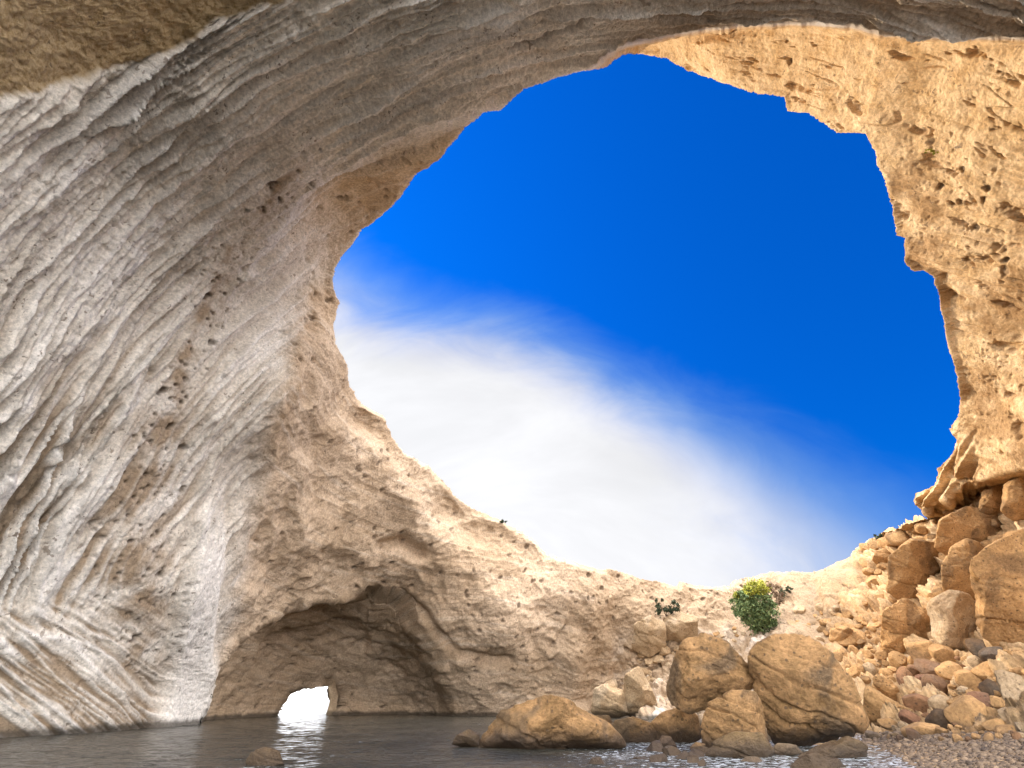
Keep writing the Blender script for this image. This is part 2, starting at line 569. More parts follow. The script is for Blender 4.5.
M_CAVE = rock_material("cave_rock")
M_GOLD = boulder_material("golden_rock", (0.47, 0.275, 0.12), (0.35, 0.20, 0.085), pale=(0.20, 0.12, 0.06), wet=0.0, palemix=0.8)
M_FORE = boulder_material("brown_golden_rock", (0.36, 0.205, 0.09), (0.21, 0.12, 0.05), pale=(0.13, 0.085, 0.048), palemix=0.9)
M_PALE = boulder_material("pale_rock", (0.45, 0.32, 0.19), (0.35, 0.235, 0.13), pale=(0.47, 0.37, 0.26))
M_BROWN = boulder_material("brown_rock", (0.25, 0.13, 0.065), (0.16, 0.085, 0.042), pale=(0.22, 0.15, 0.10))
M_RED = boulder_material("red_rock", (0.26, 0.13, 0.07), (0.17, 0.085, 0.05), pale=(0.27, 0.16, 0.10))
M_DARK = boulder_material("dark_rock", (0.15, 0.088, 0.045), (0.075, 0.053, 0.036), pale=(0.13, 0.11, 0.09))
M_WET = boulder_material("wet_rock", (0.25, 0.15, 0.055), (0.10, 0.065, 0.03), pale=(0.25, 0.16, 0.07), wet=0.35, rough=0.6)

# ------------------------------------------------------------------ the cave itself
def build_cave():
    NPHI = 2700
    phi = np.linspace(0, 2 * math.pi, NPHI, endpoint=False)
    # denser angular sampling is not needed: spacing stays between 1 and 2.5 px
    r_in = polar_radius(HOLE, HC, phi)
    p1 = np.stack([np.cos(phi) * 9, np.sin(phi) * 9, phi * 0], -1)
    jag = 2.4 * fbm(p1 * 3.0, 4, 0.6) + 2.3 * fbm(p1 * 14 + 5, 4, 0.65)
    r_in = r_in + jag
    def box_r(x0, x1, y0, y1):
        c, s = np.cos(phi), np.sin(phi)
        rx = np.where(c > 0, (x1 - HC[0]) / np.maximum(c, 1e-6), (x0 - HC[0]) / np.minimum(c, -1e-6))
        ry = np.where(s > 0, (y1 - HC[1]) / np.maximum(s, 1e-6), (y0 - HC[1]) / np.minimum(s, -1e-6))
        return np.minimum(rx, ry)
    r_f = np.maximum(box_r(-12, 1036, -12, 780), r_in + 12)
    r_o = box_r(-560, 1480, -620, 900)
    NA, NB = 300, 46
    a = np.linspace(0, 1, NA)[:, None] ** 1.0
    rad = r_in[None] + (r_f - r_in)[None] * a
    b = (np.linspace(0, 1, NB + 1)[1:, None]) ** 1.5
    rad2 = r_f[None] + (r_o - r_f)[None] * b
    rad = np.concatenate([rad, rad2], 0)
    px = HC[0] + np.cos(phi)[None] * rad
    py = HC[1] + np.sin(phi)[None] * rad
    t = cave_depth(px, py)
    P = CAMP + raydir(px, py) * t[..., None]

    # surface normals towards the observer
    def normals(P):
        dr = np.gradient(P, axis=0)
        dp = np.roll(P, -1, 1) - np.roll(P, 1, 1)
        N = np.cross(dr, dp)
        N /= np.linalg.norm(N, axis=-1, keepdims=True) + 1e-9
        s = np.sign(((CAMP - P) * N).sum(-1, keepdims=True)); s[s == 0] = 1
        return N * s
    N = normals(P)
    lipx = np.array([p[0] for p in LIP]); lipy = np.array([p[1] for p in LIP])
    ly = np.interp(px, lipx, lipy)
    belowlip = py - ly
    # --- zones
    archsd = poly_sd(px, py, ARCH)
    wob = 14 * fbm(P * 0.35, 3)
    goldz = sstep(590, 640, px) * sstep(-1, 4, belowlip) * (1 - 0.0 * px)
    goldz = np.maximum(goldz * (1 - sstep(-10, 25, py - np.interp(px, [560, 900, 925], [540, 530, 515])) * (1 - sstep(820, 880, px + wob))), 0)
    tal = sstep(800, 860, px + wob * 1.5 - 0.35 * (640 - py)) * sstep(480, 530, py)   # boulder slope
    goldz = np.maximum(goldz, tal)
    # reflected light painted as a narrow warm fringe under the lip on the left
    fr = sstep(0, 30, belowlip) * (1 - sstep(470, 500, px)) * sstep(250, 380, px)
    # far wall
    farline = np.interp(py, [230, 300, 400, 520, 600, 660, 720], [335, 300, 268, 250, 232, 212, 192])
    farz = sstep(-14, 14, px - farline + wob) * sstep(250, 300, py)
    farz = np.maximum(farz, fr * 0.9)
    goldz = np.maximum(goldz, fr * 0.55 * sstep(60, 10, belowlip - 10))
    # brown top-left patch
    bl = np.interp(px, [-600, 0, 40, 100, 150, 190, 215, 260, 420, 700, 1400], [110, 100, 98, 76, 62, 40, 20, 8, -8, -60, -200])
    bl = bl + 11 * fbm(P * 0.9, 6, 0.66)
    brownz = 1 - sstep(-3, 3, py - bl)
    # --- flow coordinates of the fluting on the left wall and vault
    wc = fbm(P * 0.12 + 3, 3)
    ang_n = np.hypot(px - 720, (py - 850) * 1.0)
    ang_s = np.arctan2(850 - py, 720 - px) * 700
    low = sstep(590, 660, py + 0.25 * px) * (1 - sstep(150, 190, px))
    n1 = ang_n * 0.042
    s1 = ang_s * 0.042
    n2 = (py - 0.75 * px) * 0.045
    s2 = (px + 0.5 * py) * 0.045
    # curtains: long thin crests bending with the wall
    def crest(n, s, fn, fs, seed, warp=1.0):
        wv_ = fbm(np.stack([s * fs * 0.7, n * fn * 0.25, s * 0 + seed], -1), 3) * warp
        v = perlin(np.stack([s * fs, n * fn + wv_ * 2.2, s * 0 + seed * 1.7], -1))
        return 1.25 * (1 - np.minimum(np.abs(v) * 2.4, 1)) ** 1.7 - 0.25 - np.minimum(np.abs(v), .6)      # 1 on a sharp crest, lower in the troughs
    left = 1 - farz
    left = left * (1 - goldz)
    A_low = sstep(260, 480, py) * (1 - sstep(150, 250, px + 0.2 * (py - 500)))   # bold curtains lower left
    cA = crest(n1, s1, 1.4, 0.15, 2.0, 1.1)
    cB = crest(n1, s1, 1.9, 0.13, 7.0, 1.2)
    cC = crest(n1, s1, 4.2, 0.22, 12.0, 1.0)
    up = sstep(520, 330, py) * (1 - A_low * 0.7)
    cU = crest(n1, s1, 1.3, 0.075, 41.0, 0.7)
    cV = crest(n1, s1, 2.9, 0.13, 47.0, 0.9)
    cL = crest(n2, s2, 1.3, 0.16, 21.0, 1.3)
    cL2 = crest(n2, s2, 3.2, 0.2, 25.0, 0.8)
    amp_mod = 0.55 + 0.9 * sstep(-0.3, 0.4, fbm(P * 0.1 + 9, 2))
    pat = np.maximum(sstep(-0.15, 0.3, fbm(np.stack([n1 * 0.35, s1 * 0.09, n1 * 0], -1) + 33, 3)) * 1.5, A_low)
    conglo_c = np.interp(py, [60, 130, 250, 400, 520, 640, 720], [430, 330, 235, 170, 130, 150, 160])
    conglo = np.exp(-((px - conglo_c + wob) / np.interp(py, [100, 400, 600], [18, 26, 52])) ** 2) * sstep(110, 180, py) * (1 - sstep(650, 700, py))
    colm = sstep(-9, 5, px - np.interp(py, [470, 560, 640, 725], [205, 190, 172, 158])) * (1 - sstep(-6, 8, px - np.interp(py, [470, 560, 640, 725], [226, 220, 208, 196]))) * sstep(440, 600, py)
    soft_mask = left * (1 - 0.85 * conglo) * (1 - colm) * (1 - brownz)
    flut = (0.26 * A_low * cA + 0.20 * cB * (0.9 * pat * (1 - A_low) + 0.7 * A_low * 0.4) + 0.12 * cC * (0.5 + 0.8 * pat) + up * (0.24 * cU + 0.13 * cV)) * (1 - low) \
        + (0.26 * cL + 0.13 * cL2) * low
    disp = flut * amp_mod * soft_mask
    # general relief
    disp += 0.7 * fbm(P * 0.11, 3) * (1 + farz)
    disp += 0.16 * fbm(P * 0.5 + 4, 4, 0.55)
    disp += 0.075 * fbm(P * 2.3 + 8, 4, 0.68)
    disp += 0.16 * conglo * fbm(P * 1.6 + 1, 4, 0.7) + soft_mask * sstep(450, 180, py) * 0.20 * fbm(P * 1.5 + 61, 5, 0.72)
    disp += colm * 0.55 + brownz * (0.25 * fbm(P * 1.4, 5, 0.72) - 0.2)
    # far wall: near-horizontal beds, ledges and shallow niches
    bed = P[..., 2] + 0.10 * P[..., 0] + 0.7 * fbm(P * 0.10 + 2, 2)
    bedn = perlin(np.stack([bed * 1.5, P[..., 0] * 0.06, P[..., 1] * 0.06], -1)) + 0.5 * perlin(np.stack([bed * 4.1, P[..., 0] * 0.1, P[..., 1] * 0.1 + 3], -1))
    fw = farz * (1 - goldz)
    disp += fw * (0.085 * bedn * sstep(-0.35, 0.3, fbm(P * 0.15 + 40, 2)) + 1.0 * np.minimum(fbm(P * 0.17 + 6, 4, ridged=True) - 0.2, 0.4) + 0.16 * fbm(P * 0.7 + 2, 5, 0.62, ridged=True))
    mid = fw * sstep(540, 600, px) * sstep(560, 590, py)
    disp += mid * (0.9 * perlin(np.stack([px * 0.045 + 0.6 * fbm(P * 0.2, 2), py * 0.012, px * 0], -1)) + 0.35 * fbm(P * 0.45 + 22, 4, 0.6, ridged=True))
    # rock shelf running down from the corner to the right above the sea cave
    for (pts, w_, a_) in (([(330, 430), (420, 520), (500, 600), (560, 640)], 16, 0.4), ([(400, 595), (430, 618), (450, 645), (490, 660), (510, 660)], 4, -0.5),
                          ([(380, 545), (400, 540), (420, 552)], 7, -0.9), ([(360, 455), (440, 530), (560, 600)], 14, 0.3)):
        d = poly_sd(px, py, pts, closed=False)
        disp += fw * a_ * np.exp(-(d / w_) ** 2)
    # golden cliff: sloping beds, chips and sockets
    cl = goldz * (1 - tal)
    gb = (py - 0.30 * px) * 0.055 + 0.55 * fbm(P * 0.10, 3)
    gbn = perlin(np.stack([gb * 1.1, px * 0.008, px * 0], -1)) + 0.5 * perlin(np.stack([gb * 3.3, px * 0.012, px * 0], -1))
    disp += cl * (0.34 * gbn * sstep(-0.3, 0.3, fbm(P * 0.12 + 70, 2)) * (0.35 + 0.65 * sstep(90, 180, py)) + 1.1 * fbm(P * 0.11 + 12, 2, 0.5) + 0.035 * fbm(P * 0.9 + 2, 5, 0.68, ridged=True) + 0.16 * fbm(P * 0.4 + 44, 4, 0.6) - 0.35 * sstep(0.16, 0.34, fbm(np.stack([px * 0.022, gb * 0.9, px * 0], -1) + 90, 4, 0.62)) - 0.13 * sstep(-0.05, 0.25, fbm(P * 0.3 + 5, 3)) * sstep(0.035, 0.0, np.abs(perlin(np.stack([px * 0.006, gb * 0.8 + 0.08 * fbm(P * 0.6, 2), px * 0 + 7], -1)))))
    # fluted pillar foot at the right end of the opening
    pil = sstep(905, 930, px) * (1 - sstep(965, 985, px)) * sstep(425, 450, py) * (1 - sstep(505, 520, py))
    disp += pil * 0.8 * perlin(np.stack([(px + 0.5 * py) * 0.14, py * 0.02, px * 0], -1))
    # boulder slope: heaped blocks, smaller lower down
    far_right = tal
    nearb = sstep(725, 742, py)
    for sc_, am in ((0.42, 1.3), (0.9, 0.6), (2.0, 0.22)):
        sel = (far_right > 0.01) & (py < 790) & (px < 1060)
        if sel.any():
            d1, d2, cid = worley(P[sel] * sc_ + 0.25 * fbm(P[sel] * 1.2, 2)[:, None])
            blk = np.minimum((d2 - d1) * 2.2, 0.8) + 0.6 * (cid - 0.5)
            disp[sel] += am * (blk - 0.5) * far_right[sel] * (1 - nearb[sel])
    # rubble at the foot of the far wall
    rub = sstep(600, 640, px) * (1 - sstep(820, 870, px)) * sstep(622, 665, py) * (1 - tal)
    sel = rub > 0.01
    for sc_, am in ((0.8, 0.7), (1.7, 0.35)):
        d1, d2, cid = worley(P[sel] * sc_)
        disp[sel] += am * (np.minimum((d2 - d1) * 1.8, 0.7) + 0.4 * cid - 0.4) * rub[sel]
    disp *= 1 - 0.93 * sstep(-4, 0, belowlip) * sstep(13, 5, belowlip) * sstep(560, 620, px)
    disp *= 1 - nearb * sstep(840, 870, px)
    disp += 0.04 * fbm(P * 1.5, 4) * nearb
    crk = poly_sd(px, py + 2.5 * perlin(np.stack([px / 14, px * 0, px * 0 + 2], -1)), [(512, 56), (538, 49), (556, 38), (578, 29), (592, 17)], closed=False)
    disp -= 0.7 * np.exp(-(crk / 2.6) ** 2) * (1 - goldz)
    # pits on conglomerate and cliffs
    d1, d2, cid = worley(P * 1.35 + 0.35 * fbm(P * 2, 2)[..., None])
    pit = sstep(0.34, 0.16, d1) * (cid > 0.72) * np.clip(0.25 + conglo * 1.5 * (1 - cl) + cl * 0.8 * sstep(0.1, 0.3, fbm(P * 0.25 + 80, 2)) + 0.5 * fw, 0, 1) * (1 - nearb) * (1 - colm)
    d1, d2, cid = worley(P * 3.1 + 40)
    pit2 = sstep(0.4, 0.15, d1) * (cid > 0.55) * np.clip(conglo * 2.0 + 0.4 * cl * sstep(0.0, 0.3, fbm(P * 0.2 + 85, 2)) + 0.12, 0, 1) * (1 - nearb) * (1 - brownz)
    disp -= 0.22 * pit + 0.12 * pit2
    fade = sstep(0, 1, (rad - r_in[None]) / 6.0) * 0.85 + 0.15
    P = P + N * (disp * fade)[..., None]

    # --- fold over the rim: the top of the cliff runs back from the opening
    hx, hy = 9.0, 30.0
    rim = P[0]
    ov = rim[:, :2] - (hx, hy)
    ov /= np.linalg.norm(ov, axis=1)[:, None]
    # keep the back-fold outside the picture of the opening: lead it straight away from the observer on the far side
    ks = np.array([0.25, 0.6, 1.2, 2.2, 4, 7, 12, 20, 34])
    rows = []
    for k in ks[::-1]:
        q = rim.copy()
        q[:, :2] += ov * k
        q[:, 2] += 0.0 + (0.10 * k if k < 3 else 0.3) * 0.3 * fbm(np.stack([rim[:, 0] * 0.5, rim[:, 1] * 0.5, rim[:, 0] * 0 + k], -1), 3) - 0.01 * k
        rows.append(q)
    top = np.stack(rows, 0)
    allP = np.concatenate([top, P], 0)
    nt = len(ks)
    nr = allP.shape[0]
    quads = grid_quads(nr, NPHI, wrap=True)
    # cut the daylight opening of the sea tunnel
    kill = np.zeros((nr, NPHI), bool)
    kill[nt:] = poly_sd(px, py, TUNNEL) < 2.0
    kill[nt:] |= (py > 800) & (px < 800) & (px > -100) & (rad > r_f[None] + 5) & False
    kf = kill.ravel()[quads].any(1)
    quads = quads[~kf]
    o = mesh_from_arrays("cave_cliff", allP.reshape(-1, 3), quads, M_CAVE)
    # --- attributes
    z3 = np.zeros((nt, NPHI))
    def full(a): return np.concatenate([np.repeat(a[:1], nt, 0), a], 0).ravel()
    vault_shade = sstep(560, 700, px) * (1 - sstep(-2, 2, belowlip)) * (1 - brownz)  # darker colour paints in the shade of the vault above the lip
    zone = np.stack([full(brownz), full(farz), full(goldz), np.ones(nr * NPHI)], -1)
    crest_mix = (cL * 0.6 + cL2 * 0.4) * low + (1 - low) * ((cA * 0.8 + cB * 0.2) * A_low + (1 - A_low) * (cB * 0.25 + cV * 0.35 + cU * 0.4))
    crust_light = sstep(0.1, 0.7, crest_mix) * soft_mask * 0.95 + colm * 0.8  # light on the flute crests painted pale, besides the pale column
    trough_shade = sstep(0.1, -0.55, crest_mix) * soft_mask * (0.24 + 0.70 * np.maximum(A_low, low))  # shade in the flute troughs painted brown along with the mineral bands
    stain_shade = np.clip(trough_shade + 0.62 * vault_shade + 0.75 * conglo * sstep(-0.35, 0.3, fbm(P * 0.5, 3)) * (0.6 + 0.4 * sstep(250, 420, py)) + 0.5 * np.exp(-((px - conglo_c + wob + 4) / 7) ** 2) * sstep(110, 180, py) * (1 - sstep(560, 640, py)) * sstep(-0.3, 0.1, fbm(P * 0.8 + 50, 3)), 0, 0.9)
    # brown weathering blotches on the cliff; browner tone inside the sea cave
    blot = sstep(-0.1, 0.25, fbm(P * 0.28 + 31, 5, 0.65)) * cl * sstep(110, 200, py) * 0.85 + cl * 0.3 * sstep(0.0, 0.3, fbm(P * 0.9 + 3, 4, 0.7))
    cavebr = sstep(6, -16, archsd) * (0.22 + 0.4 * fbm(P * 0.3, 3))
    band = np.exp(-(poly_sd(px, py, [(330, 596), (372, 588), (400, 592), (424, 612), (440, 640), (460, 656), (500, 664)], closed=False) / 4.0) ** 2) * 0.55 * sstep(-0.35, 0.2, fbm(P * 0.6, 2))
    stain_shade = np.clip(stain_shade + tal * (0.55 + 0.8 * fbm(P * 0.5, 3)) + 0.62 * mid * (1 + 0.8 * fbm(P * 0.3, 4)) + 0.5 * sstep(780, 840, px) * fw + blot + np.clip(cavebr, 0, 0.8) + band, 0, 0.92)
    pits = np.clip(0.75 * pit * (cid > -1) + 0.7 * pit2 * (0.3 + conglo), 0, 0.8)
    pits = np.clip(pits + 0.7 * np.exp(-(crk / 2.0) ** 2), 0, 0.8)
    crust_light = crust_light + rub * 0.55 * sstep(0.0, 0.3, fbm(P * 0.4 + 3, 3)) + sstep(-2, 1, py - bl) * sstep(14, 2, py - bl) * 0.2 * (px < 300)
    det = np.stack([full(stain_shade), full(np.clip(crust_light, 0, 1)), full(pits), np.ones(nr * NPHI)], -1)
    fn = np.where(left > 0.5, n1 * 2.2 * (1 - low) + n2 * 2.2 * low, bed * 3.0)
    fs = np.where(left > 0.5, s1 * 0.16, (P[..., 0] + P[..., 1]) * 0.10)
    fn = np.where(cl > 0.5, gb * 2.0, fn)
    flow = np.stack([full(fn), full(fs), full(P[..., 2] * 0.0)], -1)
    me = o.data
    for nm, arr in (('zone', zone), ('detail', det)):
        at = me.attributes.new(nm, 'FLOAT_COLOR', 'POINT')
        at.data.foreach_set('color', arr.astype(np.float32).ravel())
    at = me.attributes.new('flow', 'FLOAT_VECTOR', 'POINT')
    at.data.foreach_set('vector', flow.astype(np.float32).ravel())
    tag(o, 'pale layered rock wall and vault of the collapsed sea cave around the sky opening', 'cliff', kind='structure')
    return o


cave = build_cave()


def build_tunnel():
    """rock tube of the sea tunnel behind its mouth"""
    phi = np.linspace(0, 2 * math.pi, 160, endpoint=False)
    cxy = (303.0, 712.0)
    r0 = polar_radius(TUNNEL, cxy, phi)
    r0 = r0 + 0.8 * fbm(np.stack([np.cos(phi) * 4, np.sin(phi) * 4, phi * 0], -1), 3)
    rows = []
    tm = float(cave_depth(np.array([303.0]), np.array([697.0]))[0])
    for k, (dr, dt) in enumerate(((9, 0.4), (5, 0.5), (1, 0.7), (0, 1.0), (1, 3), (2, 6), (8, 9))):
        r = r0 + dr
        X = cxy[0] + np.cos(phi) * r; Y = cxy[1] + np.sin(phi) * r
        q = CAMP + raydir(X, Y) * (tm - 0.3 + dt)
        q += 0.15 * np.stack([fbm(q * 0.8, 3), 0 * phi, fbm(q * 0.8 + 9, 3)], -1)
        rows.append(q)
    V = np.stack(rows, 0)
    o = mesh_from_arrays("sea_tunnel", V.reshape(-1, 3), grid_quads(len(rows), 160, wrap=True), M_CAVE)
    n = len(V.reshape(-1, 3))
    at = o.data.attributes.new('zone', 'FLOAT_COLOR', 'POINT'); at.data.foreach_set('color', np.tile([0, 1, 0.25, 1], n).astype(np.float32))  # share of gold paints a warm glow into the tunnel rock
    at = o.data.attributes.new('detail', 'FLOAT_COLOR', 'POINT'); at.data.foreach_set('color', np.tile([0.3, 0, 0, 1], n).astype(np.float32))
    at = o.data.attributes.new('flow', 'FLOAT_VECTOR', 'POINT'); at.data.foreach_set('vector', (V.reshape(-1, 3) * 0.8).astype(np.float32).ravel())
    tag(o, 'rock tunnel at the waterline open to the bright sea beyond', 'tunnel', kind='structure')


build_tunnel()

# ------------------------------------------------------------------ sea
def water_material():
    m = bpy.data.materials.new("sea_water")
    m.use_nodes = True
    n = NT(m.node_tree)
    out = n.n('ShaderNodeOutputMaterial')
    bsdf = n.n('ShaderNodeBsdfPrincipled')
    n.l(bsdf.outputs[0], out.inputs[0])
    g = n.n('ShaderNodeNewGeometry'); pos = g.outputs['Position']
    mp = n.n('ShaderNodeMapping'); mp.inputs['Scale'].default_value = (1.0, 1.7, 1.0); n.l(pos, mp.inputs[0])
    sh = n.noise(pos, 0.35, 3, 0.5)
    c = n.mix(n.ramp(sh, (0.35, 0.65)), (0.026, 0.028, 0.024), (0.055, 0.050, 0.040))
    fo = n.n('ShaderNodeAttribute', attribute_name='foam')
    fnoise = n.noise(mp.outputs[0], 5.0, 5, 0.7, 0.6)
    f = n.math('MULTIPLY', n.ramp(n.math('ADD', fnoise, n.math('MULTIPLY', fo.outputs['Fac'], 0.16)), (0.62, 0.76)), 0.85)
    f = n.math('MULTIPLY', f, n.ramp(fo.outputs['Fac'], (0.05, 0.3)))
    c = n.mix(f, c, (0.62, 0.66, 0.70))
    n.l(c, bsdf.inputs['Base Color'])
    bsdf.inputs['IOR'].default_value = 1.33
    n.l(n.ramp(f, (0, 1, 0.09, 0.6)), bsdf.inputs['Roughness'])
    r1 = n.noise(mp.outputs[0], 2.6, 4, 0.6, 0.5)
    r2 = n.noise(mp.outputs[0], 9.0, 3, 0.6, 0.2)
    h = n.math('ADD', r1, n.math('MULTIPLY', r2, 0.35))
    b = n.n('ShaderNodeBump'); b.inputs['Strength'].default_value = 0.8; b.inputs['Distance'].default_value = 0.16
    n.l(h, b.inputs['Height']); n.l(b.outputs[0], bsdf.inputs['Normal'])
    return m


def build_sea():
    xs = np.concatenate([[-3000, -800, -300, -120, -70], np.linspace(-45, 26, 420), [60, 300, 3000]])
    ys = np.concatenate([[-60, -20, -4], np.linspace(3, 26, 300), np.linspace(26, 62, 150)[1:], [90, 200, 800, 5000]])
    X, Y = np.meshgrid(xs, ys)
    P = np.stack([X, Y * 1.4, X * 0], -1)
    Z = 0.045 * fbm(P * 0.9, 3) + 0.02 * fbm(P * 3.1, 3)
    fade = sstep(80, 50, np.abs(Y)) * sstep(60, 40, np.abs(X))
    V = np.stack([X, Y, Z * fade], -1)
    o = mesh_from_arrays("sea_water", V.reshape(-1, 3), grid_quads(len(ys), len(xs)), water_material())
    # churned water along the boulders on the right
    sx = np.interp(Y, [8, 12, 16, 20, 26, 34], [6.5, 6.0, 6.0, 6.5, 7.5, 8])
    foam = sstep(-6.5, -1.0, X - sx) * sstep(31, 22, Y) * 0.9
    foam = np.maximum(foam, 0.8 * sstep(1.1, 0.5, np.hypot(X + 5.0, Y - 12.7)))
    foam += 0.25 * sstep(0.15, 0.4, fbm(P * 0.25, 3))
    at = o.data.attributes.new('foam', 'FLOAT', 'POINT')
    at.data.foreach_set('value', np.clip(foam, 0, 1).astype(np.float32).ravel())
    tag(o, 'dark rippled sea water filling the cave floor', 'water', kind='structure')


build_sea()
# seabed under everything, out to the horizon
sb = mesh_from_arrays("seabed", np.array([(-4000, -4000, -6), (4000, -4000, -6), (4000, 6000, -6), (-4000, 6000, -6)], float), np.array([[0, 1, 2, 3]]), M_DARK)
tag(sb, 'dark seabed below the water', 'seabed', kind='structure')

#ROCKS
# ------------------------------------------------------------------ boulders
import bmesh
_ICO = {}


def ico(sub):
    if sub not in _ICO:
        bm = bmesh.new()
        bmesh.ops.create_icosphere(bm, subdivisions=sub, radius=1.0)
        v = np.array([p.co[:] for p in bm.verts])
        f = np.array([[q.index for q in p.verts] for p in bm.faces])
        bm.free()
        _ICO[sub] = (v / np.linalg.norm(v, axis=1)[:, None], f)
    return _ICO[sub]


E1 = np.array([1.0, 0, 0]); E2 = np.array([0, -SP, CP])


def unit_rock(v, seed, ncut=7, p=0.8, rough=0.05, kmin=0.55, front=False):
    """a chipped, weathered block within the unit ball"""
    rs = np.random.RandomState(seed)
    s = np.hypot(v[:, 0], v[:, 1]) + 1e-9
    q = v.copy()
    q[:, 0] = v[:, 0] / s * s ** p
    q[:, 1] = v[:, 1] / s * s ** p
    q[:, 2] = np.sign(v[:, 2]) * np.abs(v[:, 2]) ** p
    for i in range(ncut):
        n = rs.normal(size=3)
        if front:
            n[2] = abs(n[2]) * 1.0 + 0.75
        n /= np.linalg.norm(n)
        k = rs.uniform(kmin, 0.9)
        d = q @ n - k
        q = q - np.maximum(d, 0)[:, None] * n * 0.93
    nn = q / (np.linalg.norm(q, axis=1)[:, None] + 1e-9)
    o = rs.uniform(0, 50, 3)
    q = q + nn * (rough * 1.6 * fbm(q * 1.5 + o, 3) + rough * fbm(q * 5 + o, 4, 0.6, ridged=True) * 0.8 + rough * 0.35 * fbm(q * 16 + o, 3, 0.6))[:, None]
    return q


def outline_boulder(name, pts, t, mat, label, seed, depth=0.8, sub=5, ncut=10, rough=0.02, group=None, cat='boulder', kmin=0.55):
    P = np.array(pts, float)
    c = (P.min(0) + P.max(0)) / 2
    v, f = ico(sub)
    q = unit_rock(v, seed, ncut, 0.72, rough, kmin, front=True)
    q[:, :2] *= 1.05
    qn = q / (np.linalg.norm(q, axis=1)[:, None] + 1e-9)
    phi = np.arctan2(-q[:, 1], q[:, 0])
    pa = np.linspace(-math.pi, math.pi, 721)
    rr = polar_radius(pts, tuple(c), pa)
    k = 9
    ext = np.concatenate([rr[-k - 1:-1], rr, rr[1:k + 1]])
    rr = np.convolve(ext, np.ones(2 * k + 1) / (2 * k + 1), 'valid')
    r = np.interp(phi, pa, rr)
    sc = t / F
    dv = raydir(c[0], c[1]); dv = dv / np.linalg.norm(dv)
    fwd = np.array([0, CP, SP])
    back = -dv * rr.mean() * depth * sc
    local = (q[:, 0] * r * sc)[:, None] * E1 + (q[:, 1] * r * sc)[:, None] * E2 + q[:, 2][:, None] * back
    L = local * (14.0 / t) ** 0.4 + seed * 3.7
    ln = local / (np.linalg.norm(local, axis=1)[:, None] + 1e-9)
    am = min(1.0, rr.mean() * sc / 1.4)
    e = 0.22 * fbm(L * 0.8, 3) + 0.10 * fbm(L * 2.2 + 7, 5, 0.66, ridged=True) + 0.03 * fbm(L * 9 + 3, 3, 0.65)
    bedl = L[:, 2] * 1.5 + 0.5 * L[:, 0] + 0.4 * fbm(L * 0.8, 2)
    e = e - 0.13 * sstep(0.07, 0.0, np.abs(perlin(np.stack([bedl, L[:, 0] * 0.2, L[:, 1] * 0.2], -1))))
    d1, d2, cid = worley(L * 2.6)
    e = e - 0.07 * sstep(0.38, 0.15, d1) * (cid > 0.6)
    local = local + ln * ((e - 0.03) * am)[:, None]
    wp = CAMP + raydir(c[0], c[1]) * t
    base = wp + np.array([0, 0, local[:, 2].min()])
    o = mesh_from_arrays(name, local + wp - base, f, mat)
    o.location = base
    tag(o, label, cat, group)
    return o


